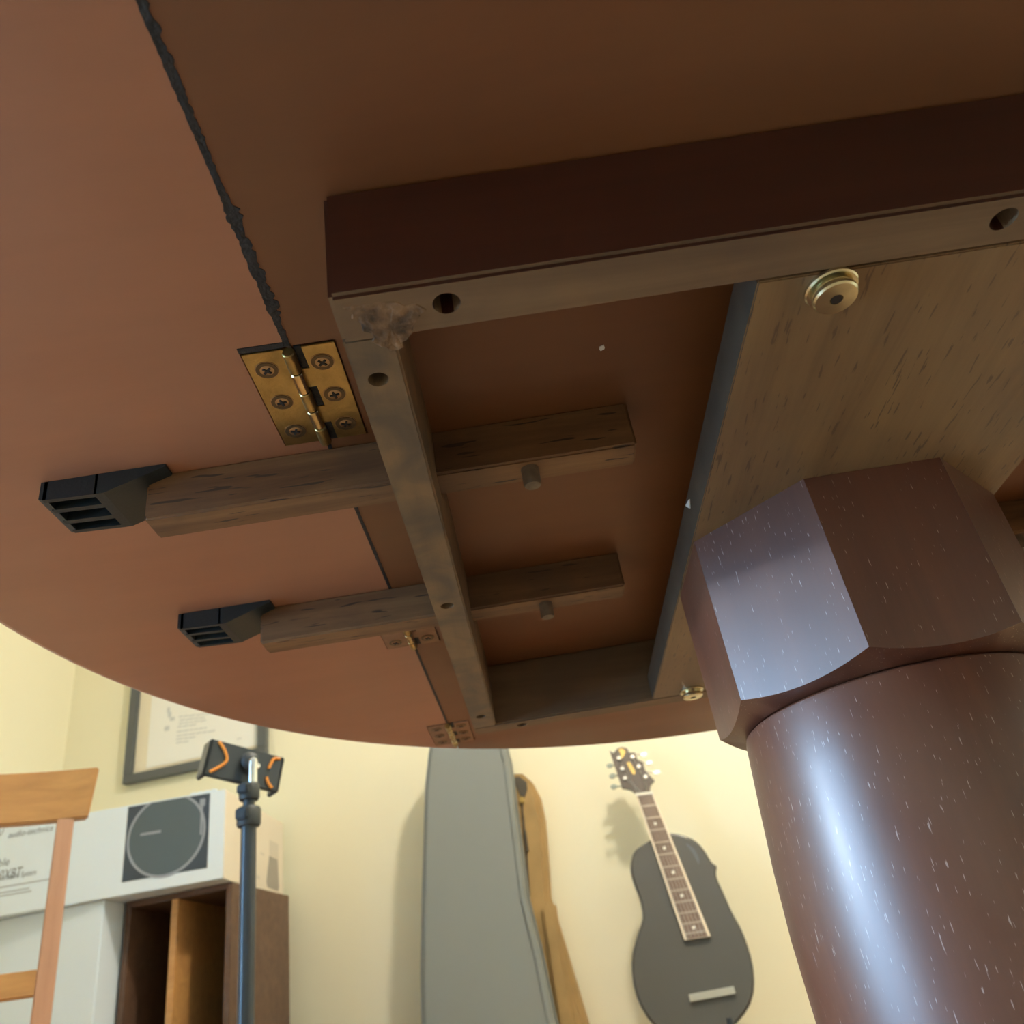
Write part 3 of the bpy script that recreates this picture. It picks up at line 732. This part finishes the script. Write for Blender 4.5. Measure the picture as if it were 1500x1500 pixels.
collar(zz(364, 1211), zz(365, 1183), 0.0195); collar(zz(366, 1172), zz(368, 1148), 0.0170)
obj('spigot', lathe(nb(), [(0, zz(368, 1150)), (0.0075, zz(368, 1150)), (0.0075, zz(370, 1116)), (0.0062, zz(371, 1112)), (0.003, zz(371, 1110)), (0, zz(371, 1110))], (0.006, 0), seg=24), 'chrome', st, label='shiny chrome spigot')
for k in range(3):
    a = pi/2+k*2*pi/3
    tube_b = tube(nb(), [(0.012*cos(a), 0.012*sin(a), 0.34), (0.30*cos(a), 0.30*sin(a), 0.012)], 0.007, 8)
    obj('leg', tube_b, 'stand_black', st)
    obj('brace', tube(nb(), [(0.010*cos(a), 0.010*sin(a), 0.12), (0.16*cos(a), 0.16*sin(a), 0.168)], 0.004, 8), 'stand_black', st)
# clamp plate, tilted and turned
a = rp(293, 1109, SV-0.03); c = rp(406, 1128, SV+0.035)
ctr = Vector(((a[0]+c[0])/2-SU, 0.022, (a[2]+c[2])/2)); 
lw_ = math.dist(a, c)/2*1.05; tilt = atan2(c[2]-a[2], c[0]-a[0])
MP = Matrix.Translation(ctr) @ Matrix.Rotation(radians(48), 4, 'Z') @ Matrix.Rotation(-tilt-radians(3), 4, 'Y')
bm = nb(); box(bm, -lw_, lw_, -0.004, 0.005, -0.0315, 0.0315, 0.002, M=MP)
box(bm, -lw_, -lw_+0.008, -0.004, 0.030, -0.0315, 0.0315, 0.002, M=MP); box(bm, lw_-0.008, lw_, -0.004, 0.030, -0.0315, 0.0315, 0.002, M=MP)
pl = obj('clamp_plate', bm, 'holder_black', st)
def band(pts):
    bm = nb(); P = []
    for i in range(len(pts)-1):   # smooth
        for f in (0, 0.25, 0.5, 0.75):
            p0 = pts[max(i-1, 0)]; p1 = pts[i]; p2 = pts[i+1]; p3 = pts[min(i+2, len(pts)-1)]
            P.append([0.5*((2*p1[k])+(-p0[k]+p2[k])*f+(2*p0[k]-5*p1[k]+4*p2[k]-p3[k])*f*f+(-p0[k]+3*p1[k]-3*p2[k]+p3[k])*f**3) for k in (0, 1)])
    P.append(pts[-1])
    tube(bm, [MP @ Vector((p[0]*lw_, -0.0058, p[1]*0.031)) for p in P], 0.0027, 8)
    obj('rubber_band', bm, 'orange_rubber', pl, label='orange rubber band')
band([(-0.80, 0.92), (-0.62, 0.55), (-0.50, 0.05), (-0.60, -0.35), (-0.84, -0.82)])
band([(0.86, 0.85), (0.70, 0.75), (0.62, 0.25), (0.62, 0.15)])
band([(0.60, -0.35), (0.66, -0.62), (0.80, -0.88)])
obj('ball_joint', lathe(nb(), [(0, 0.002), (0.013, 0.004), (0.016, 0.010), (0.013, 0.018), (0.006, 0.021), (0, 0.022)], seg=28, M=MP @ Matrix.Translation((0.004, -0.003, 0.006)) @ Matrix.Rotation(pi/2, 4, 'X')), 'clamp_black', st)
obj('knob', lathe(nb(), [(0, 0), (0.0055, 0), (0.0055, 0.014), (0.004, 0.017), (0, 0.018)], seg=20, M=MP @ Matrix.Translation((0.014, -0.012, -0.004)) @ Matrix.Rotation(pi/2, 4, 'X')), 'chrome', st)

# --- chair at the left
cc = rp(0, 1129, 1.35); rt_ = rp(147, 1127, 1.447)
cyaw = atan2(rt_[1]-cc[1], rt_[0]-cc[0])
d_ = (cos(cyaw), sin(cyaw)); cw = 0.42
cxu, cxv = rt_[0]-d_[0]*cw/2, rt_[1]-d_[1]*cw/2
ch = rthing('dining_chair', 'orange-brown wooden chair with a curved top rail beside the turntable carton', 'chair', cxu, cxv, 0, cyaw)
ztop = rt_[2]+0.002
def arc_board(bm, x0_, x1_, zb0, zt0, sag, th, y=0.0, n=20, flare=0.0, taper=0.0, mat=0):
    b_ = bmesh.new(); rg = []
    for i in range(n+1):
        f = i/n; x = x0_+(x1_-x0_)*f; s_ = 4*f*(1-f); yy = y+sag*s_
        g = taper*(1-2*f) 
        rg.append([b_.verts.new(q) for q in ((x+g*0, yy-th/2, zb0), (x, yy+th/2, zb0), (x+(2*f-1)*flare, yy+th/2, zt0), (x+(2*f-1)*flare, yy-th/2, zt0))])
    for p, q in zip(rg, rg[1:]):
        for k in range(4): b_.faces.new((p[k], p[(k+1) % 4], q[(k+1) % 4], q[k]))
    b_.faces.new(rg[0]); b_.faces.new(rg[-1]); bmesh.ops.recalc_face_normals(b_, faces=b_.faces)
    es = [e for e in b_.edges if e.calc_face_angle(0) > 1]
    bmesh.ops.bevel(b_, geom=es, offset=0.003, segments=2, affect='EDGES', clamp_overlap=True)
    merge(bm, b_, mat)
bm = nb(); arc_board(bm, -cw/2+0.012, cw/2-0.012, ztop-0.092, ztop, 0.035, 0.022, flare=0.010)
obj('top_rail', bm, 'chair_wood', ch)
for k in (-1, 1):
    xs = k*(cw/2-0.048)
    bm = nb(); M_ = Matrix.Identity(4)
    prism(bm, [(-0.015, 0.40), (0.015, 0.40), (0.014, ztop-0.09), (-0.014, ztop-0.09)], lambda a, b_: (xs+a+k*0.0, -0.014+(0.012 if b_ > 0.5 else 0), b_), lambda a, b_: (xs+a, 0.014+(0.012 if b_ > 0.5 else 0), b_), 0.002)
    obj('stile', bm, 'stile_wood', ch)
    obj('leg', prism(nb(), [(-0.016, 0), (0.016, 0), (0.018, 0.40), (-0.018, 0.40)], lambda a, b_: (xs+a, 0.035-0.05*b_/0.4-0.014, b_), lambda a, b_: (xs+a, 0.035-0.05*b_/0.4+0.014, b_), 0.002), 'stile_wood', ch)
    obj('leg', prism(nb(), [(-0.015, 0), (0.015, 0), (0.019, 0.40), (-0.019, 0.40)], lambda a, b_: (k*(cw/2-0.03)+a, -0.40, b_), lambda a, b_: (k*(cw/2-0.03)+a, -0.365, b_), 0.002), 'stile_wood', ch)
bm = nb(); prism(bm, [(-cw/2-0.005, -0.42), (cw/2+0.005, -0.42), (cw/2-0.025, 0.0), (-cw/2+0.025, 0.0)], lambda a, b_: (a, b_, 0.435), lambda a, b_: (a, b_, 0.458), 0.005)
obj('seat', bm, 'chair_wood', ch)
obj('seat_rail', box(nb(), -cw/2+0.03, cw/2-0.03, -0.395, -0.375, 0.37, 0.435, 0.002), 'chair_wood', ch)
bm = nb(); arc_board(bm, -cw/2+0.06, cw/2-0.06, 0.60, 0.64, 0.02, 0.016)
obj('lower_rail', bm, 'chair_wood', ch)

# --- grey instrument case, tan gig bag
def smooth_poly(pts, n=4):
    out = []; N = len(pts)
    for i in range(N):
        p0, p1, p2, p3 = pts[i-1], pts[i], pts[(i+1) % N], pts[(i+2) % N]
        for j in range(n):
            f = j/n
            out.append(tuple(0.5*((2*p1[k])+(-p0[k]+p2[k])*f+(2*p0[k]-5*p1[k]+4*p2[k]-p3[k])*f*f+(-p0[k]+3*p1[k]-3*p2[k]+p3[k])*f**3) for k in (0, 1)))
    return out
def shell(name_parent, outline, v_front, v_back, mat, name, bev=0.012, M=None, lean=0.0, base=(0, 0)):
    bm = nb()
    f = lambda v: (lambda a, z: (a-base[0], v+lean*z-base[1], z))
    prism(bm, outline, f(v_front), f(v_back), bev, seg=3)
    return obj(name, bm, mat, name_parent, 40)
GV = 2.43
cL_ = [rp(*q, GV) for q in ((627, 1104), (622, 1150), (617, 1313))]; cR_ = [rp(*q, GV) for q in ((742, 1108), (751, 1180), (768, 1312))]
uc = -0.545
case = rthing('guitar_case', 'tall grey hard guitar case standing against the cream wall', 'case', uc, GV+0.06, 0)
zt_ = 1.225
left = [(cL_[2][0], cL_[2][2]), (cL_[1][0], cL_[1][2]), (cL_[0][0], cL_[0][2])]
right = [(cR_[0][0], cR_[0][2]), (cR_[1][0], cR_[1][2]), (cR_[2][0], cR_[2][2])]
out = [(-0.745, 0.0), (-0.755, 0.10), (-0.750, 0.30), (-0.715, 0.45), (-0.705, 0.60)]+left+[(left[-1][0]+0.010, zt_-0.022), (left[-1][0]+0.035, zt_-0.003), (right[0][0]-0.035, zt_-0.003), (right[0][0]-0.010, zt_-0.022)]+right+[(-0.385, 0.60), (-0.375, 0.45), (-0.345, 0.30), (-0.340, 0.10), (-0.35, 0.0)]
f = lambda v: (lambda a_, z: (a_-uc, v-GV-0.06, z))
bm = nb(); prism(bm, out, f(GV), f(GV+0.055), 0.006, seg=3); obj('lid', bm, 'case_grey', case, 40)
bm = nb(); prism(bm, [(uc+(a_-uc)*1.012, z*1.002) for a_, z in out], f(GV+0.055), f(GV+0.064), 0.001); obj('edge_trim', bm, 'case_trim', case, 40)
bm = nb(); prism(bm, out, f(GV+0.064), f(GV+0.098), 0.006, seg=3); obj('shell', bm, 'case_grey', case, 40)
bm = nb(); P = [(a_, z) for a_, z in out]
inner = [(uc+(a_-uc)*0.93, 0.02+(z-0.02)*0.985) for a_, z in out if z > 0.02]
tube(bm, [(a_-uc, -0.0605, z) for a_, z in inner], 0.0022, 6); obj('welt', bm, 'case_trim', case)
for zq in (0.30, 0.62):
    obj('latch', box(nb(), cL_[2][0]-uc-0.012, cL_[2][0]-uc+0.002, -0.03, 0.01, zq, zq+0.035, 0.002), 'nickel', case)

gb = rthing('gig_bag', 'tan padded gig bag with a dark top patch behind the grey case', 'bag', -0.42, 2.55, 0)
BV_ = 2.548
g = [rp(*q, BV_) for q in ((748, 1132), (764, 1132), (778, 1144), (789, 1166), (796, 1200), (800, 1250), (804, 1313))]
gout = [(-0.60, 0.0), (-0.62, 0.15), (-0.60, 0.35), (-0.52, 0.55), (-0.45, 0.75), (-0.44, 1.04)]+[(q[0], q[2]) for q in g]+[(-0.33, 0.60), (-0.30, 0.40), (-0.27, 0.2), (-0.28, 0.03), (-0.31, 0.0)]
f = lambda v: (lambda a_, z: (a_+0.42, v-2.55, z))
bm = nb(); prism(bm, gout, f(BV_), f(BV_+0.068), 0.014, seg=4); bag = obj('bag_body', bm, 'bag_tan', gb, 50)
zp = [rp(*q, BV_-0.002) for q in ((757, 1140), (763, 1165), (766, 1200), (770, 1240), (775, 1313))]
bm = nb(); tube(bm, [(q[0]+0.42, BV_-2.55-0.001, q[2]) for q in zp], 0.0035, 8); obj('zipper', bm, 'bag_dark', gb)
zp2 = [rp(*q, BV_-0.006) for q in ((748, 1139), (760, 1137), (771, 1145), (772, 1156), (768, 1168), (761, 1164), (755, 1150))]
bm = nb(); prism(bm, [(q[0], q[2]) for q in zp2], lambda a_, z: (a_+0.42, BV_-2.55-0.004, z), lambda a_, z: (a_+0.42, BV_-2.55+0.004, z), 0.001); obj('top_patch', bm, 'bag_dark', gb, label='dark patch at the top of the bag')
q1 = rp(765, 1173, BV_); bm = nb(); box(bm, q1[0]+0.42-0.006, q1[0]+0.42+0.006, -0.012, -0.001, q1[2]-0.008, q1[2]+0.010, 0.002); obj('zip_pull', bm, 'gold', gb)
q1 = rp(771, 1232, BV_); bm = nb(); box(bm, q1[0]+0.42-0.004, q1[0]+0.42+0.004, -0.012, -0.001, q1[2]-0.03, q1[2]+0.03, 0.002); obj('zip_pull', bm, 'bag_dark', gb)
bm = nb(); box(bm, 0.045, 0.085, -0.018, 0.002, 0.30, 0.72, 0.006); obj('pocket', bm, 'bag_tan', gb)

# --- guitar on a stand
GZ1, LEAN = 1.08, 0.20
GUV = 2.50
def gp(px, py, off=0.0):
    """point on the guitar's leaning face"""
    d = ray(px, py); dv = d.x*sin(A)+d.y*cos(A); dz = d.z
    # v = GUV-(GZ1-z)*LEAN+off ; z = CZ+dz*t ; v = dv*t
    t_ = (GUV-GZ1*LEAN+LEAN*CZ+off)/(dv-LEAN*dz)
    return (d.x*cos(A)-d.y*sin(A))*t_, CZ+dz*t_
gv = lambda z, off=0.0: GUV-(GZ1-z)*LEAN+off
gu0, gv0 = 0.02, gv(0.3)
gt = rthing('guitar', 'black guitar with cream-bound neck and six-peg headstock against the cream wall', 'guitar', gu0, gv0, 0)
def gpr(pts, o0, o1, bev=0.0, seg=2):
    bm = nb(); prism(bm, pts, lambda a_, z: (a_-gu0, gv(z, o0)-gv0, z), lambda a_, z: (a_-gu0, gv(z, o1)-gv0, z), bev, seg=seg); return bm
bpx = [(945, 1235), (930, 1246), (924, 1262), (924, 1280), (930, 1300), (937, 1318), (941, 1345), (932, 1375), (925, 1410), (932, 1460), (960, 1505), (1010, 1525), (1065, 1510), (1100, 1470), (1104, 1420), (1090, 1370), (1072, 1335), (1060, 1308),
       (1051, 1288), (1049, 1277), (1050, 1269), (1042, 1262), (1030, 1243), (1013, 1228), (985, 1220), (965, 1224)]
body_o = [gp(*q) for q in bpx]; body_o = smooth_poly(body_o, 3)
obj('body', gpr(body_o, 0.0, 0.045, 0.006, 3), 'guitar_black', gt, 40)
arc = [gp(*q) for q in ((1005, 1236), (1016, 1243), (1023, 1255), (1024, 1266), (1019, 1258), (1013, 1247))]
obj('sound_slot', gpr(smooth_poly(arc, 3), -0.0008, 0.0), 'frame_black', gt)
neck = [gp(*q) for q in ((931, 1165), (957, 1162), (985, 1222), (1019, 1313), (1040, 1372), (1005, 1380), (980, 1313))]
nl0, nl1 = gp(931, 1165), gp(1003, 1378); nr0, nr1 = gp(957, 1162), gp(1041, 1372)
def neckpt(f, s_, ):   # f along the neck, s_ across
    a_ = (nl0[0]+(nl1[0]-nl0[0])*f, nl0[1]+(nl1[1]-nl0[1])*f); b_ = (nr0[0]+(nr1[0]-nr0[0])*f, nr0[1]+(nr1[1]-nr0[1])*f)
    return (a_[0]+(b_[0]-a_[0])*s_, a_[1]+(b_[1]-a_[1])*s_)
obj('neck', gpr([neckpt(0, 0), neckpt(0, 1), neckpt(1, 1), neckpt(1, 0)], -0.012, -0.0005, 0.001), 'binding', gt, label='cream binding along the neck')
fb = obj('fretboard', gpr([neckpt(0.012, 0.10), neckpt(0.012, 0.90), neckpt(0.995, 0.90), neckpt(0.995, 0.10)], -0.0135, -0.0118), 'fretboard', gt)
frets = [0.0]+[1-2**(-k/12) for k in range(1, 20)]
fpx = [1165, 1184, 1203, 1222, 1241, 1259, 1277, 1295, 1311]
nf = lambda py: (py-1165)/(1378-1165)
fr_y = fpx+[1327, 1342, 1356, 1369]
obj('nut', gpr([neckpt(-0.008, 0), neckpt(-0.008, 1), neckpt(0.012, 1), neckpt(0.012, 0)], -0.0150, -0.0015), 'pearl', gt)
for py in fr_y[1:]:
    f_ = nf(py); obj('fret', gpr([neckpt(f_, 0.10), neckpt(f_, 0.90), neckpt(f_+0.012, 0.90), neckpt(f_+0.012, 0.10)], -0.0147, -0.0134), 'fret_metal', fb)
for a_, b_ in ((2, 3), (4, 5), (6, 7), (8, 9), (11, 12)):
    c_ = neckpt(nf((fr_y[a_]+fr_y[b_])/2)+0.006, 0.5); r = 0.0042
    obj('inlay_dot', gpr([(c_[0]+r*cos(k*pi/8), c_[1]+r*sin(k*pi/8)) for k in range(16)], -0.0139, -0.0133), 'pearl', fb)
hpx = [(931, 1164), (925, 1158), (911, 1155), (909, 1148), (903, 1130), (897, 1112), (893, 1100), (899, 1104), (905, 1097), (912, 1095), (919, 1097), (922, 1103), (930, 1103), (934, 1113), (942, 1117), (945, 1128), (951, 1136), (959, 1144), (953, 1151), (952, 1160), (957, 1162)]
head = obj('headstock', gpr([gp(*q) for q in hpx], -0.008, 0.008, 0.001), 'headstock_dark', gt, 30)
for i, q in enumerate([(907, 1112), (912, 1127), (916, 1141), (927, 1110), (936, 1124), (946, 1139)]):
    c_ = gp(*q); r = 0.0058
    o = obj('tuning_post', gpr([(c_[0]+r*cos(k*pi/7), c_[1]+r*sin(k*pi/7)) for k in range(14)], -0.013, -0.0075, 0.001), 'nickel', head)
for q, w_ in (((893, 1121), 1), ((897, 1136), 0), ((899, 1152), 1), ((943, 1105), 0), ((951, 1117), 0), ((962, 1131), 0)):
    c_ = gp(*q); bm = nb(); r = 0.0098
    prism(bm, [(c_[0]+r*cos(k*pi/7), c_[1]+0.72*r*sin(k*pi/7)) for k in range(14)], lambda a_, z: (a_-gu0, gv(z, 0.001)-gv0, z), lambda a_, z: (a_-gu0, gv(z, 0.009)-gv0, z), 0.001)
    sgn = 1 if q[0] < 915 else -1
    e_ = gp(q[0]+14*sgn, q[1]-1)
    tube(bm, [(c_[0]-gu0, gv(c_[1], 0.005)-gv0, c_[1]), (e_[0]-gu0, gv(e_[1], 0.005)-gv0, e_[1])], 0.0022, 6)
    obj('tuning_peg', bm, 'peg_green' if q[0] < 915 else 'nickel', head)
obj('gold_inlay', gpr([gp(*q) for q in ((906, 1099), (912, 1097), (917, 1102), (914, 1109), (909, 1114), (910, 1106))], -0.0086, -0.0078), 'gold', head, label='gold headstock emblem')
obj('gold_inlay', gpr([gp(*q) for q in ((918, 1118), (923, 1117), (931, 1131), (930, 1136), (926, 1134))], -0.0086, -0.0078), 'gold', head)
for k in range(6):
    s_ = 0.14+k*0.144; a_ = neckpt(-0.004, s_); b_ = neckpt(1.0, s_); c_ = gp(990+k*9, 1450-k*1.2)
    tp = gp(*[(907, 1112), (912, 1127), (916, 1141), (946, 1139), (936, 1124), (927, 1110)][k])
    bm = tube(nb(), [(tp[0]-gu0, gv(tp[1], -0.0105)-gv0, tp[1]), (a_[0]-gu0, gv(a_[1], -0.0155)-gv0, a_[1]), (b_[0]-gu0, gv(b_[1], -0.0160)-gv0, b_[1]), (b_[0]*2-a_[0]+(s_-.5)*0.0-gu0-0.02*0, gv(b_[1]-0.09, -0.010)-gv0, b_[1]-0.09)][:3], 0.0004, 5)
    obj('string', bm, 'nickel', gt)
# bridge
c0 = gp(1010, 1462); c1 = gp(1076, 1450)
obj('bridge', gpr([(c0[0], c0[1]-0.008), (c1[0], c1[1]-0.008), (c1[0], c1[1]+0.008), (c0[0], c0[1]+0.008)], -0.010, 0.0, 0.001), 'nickel', gt)
zmin = min(p[1] for p in body_o); ub = sum(p[0] for p in body_o if p[1] < zmin+0.03)/max(1, len([p for p in body_o if p[1] < zmin+0.03]))
gs = rthing('guitar_stand', 'black tubular floor stand holding the guitar', 'stand', ub, gv(zmin, 0.02), 0)
bm = nb()
for k in (-1, 1):
    tube(bm, [(k*0.07, -0.045, zmin+0.035), (k*0.07, -0.045, zmin-0.008), (k*0.07, 0.045, zmin-0.008), (k*0.05, 0.055, zmin+0.03), (0, 0.06, zmin+0.06)], 0.0065, 8)
obj('cradle', bm, 'stand_black', gs)
bm = nb(); tube(bm, [(0, 0.06, 0.03), (0, 0.06, zmin+0.07)], 0.009, 10); obj('post', bm, 'stand_black', gs)
for a_ in (pi/2*0.25, pi*0.87, -pi/2):
    obj('leg', tube(nb(), [(0, 0.06, 0.20), (0.14*cos(a_), 0.0+0.12*sin(a_)*0.8, 0.008)], 0.007, 8), 'stand_black', gs)
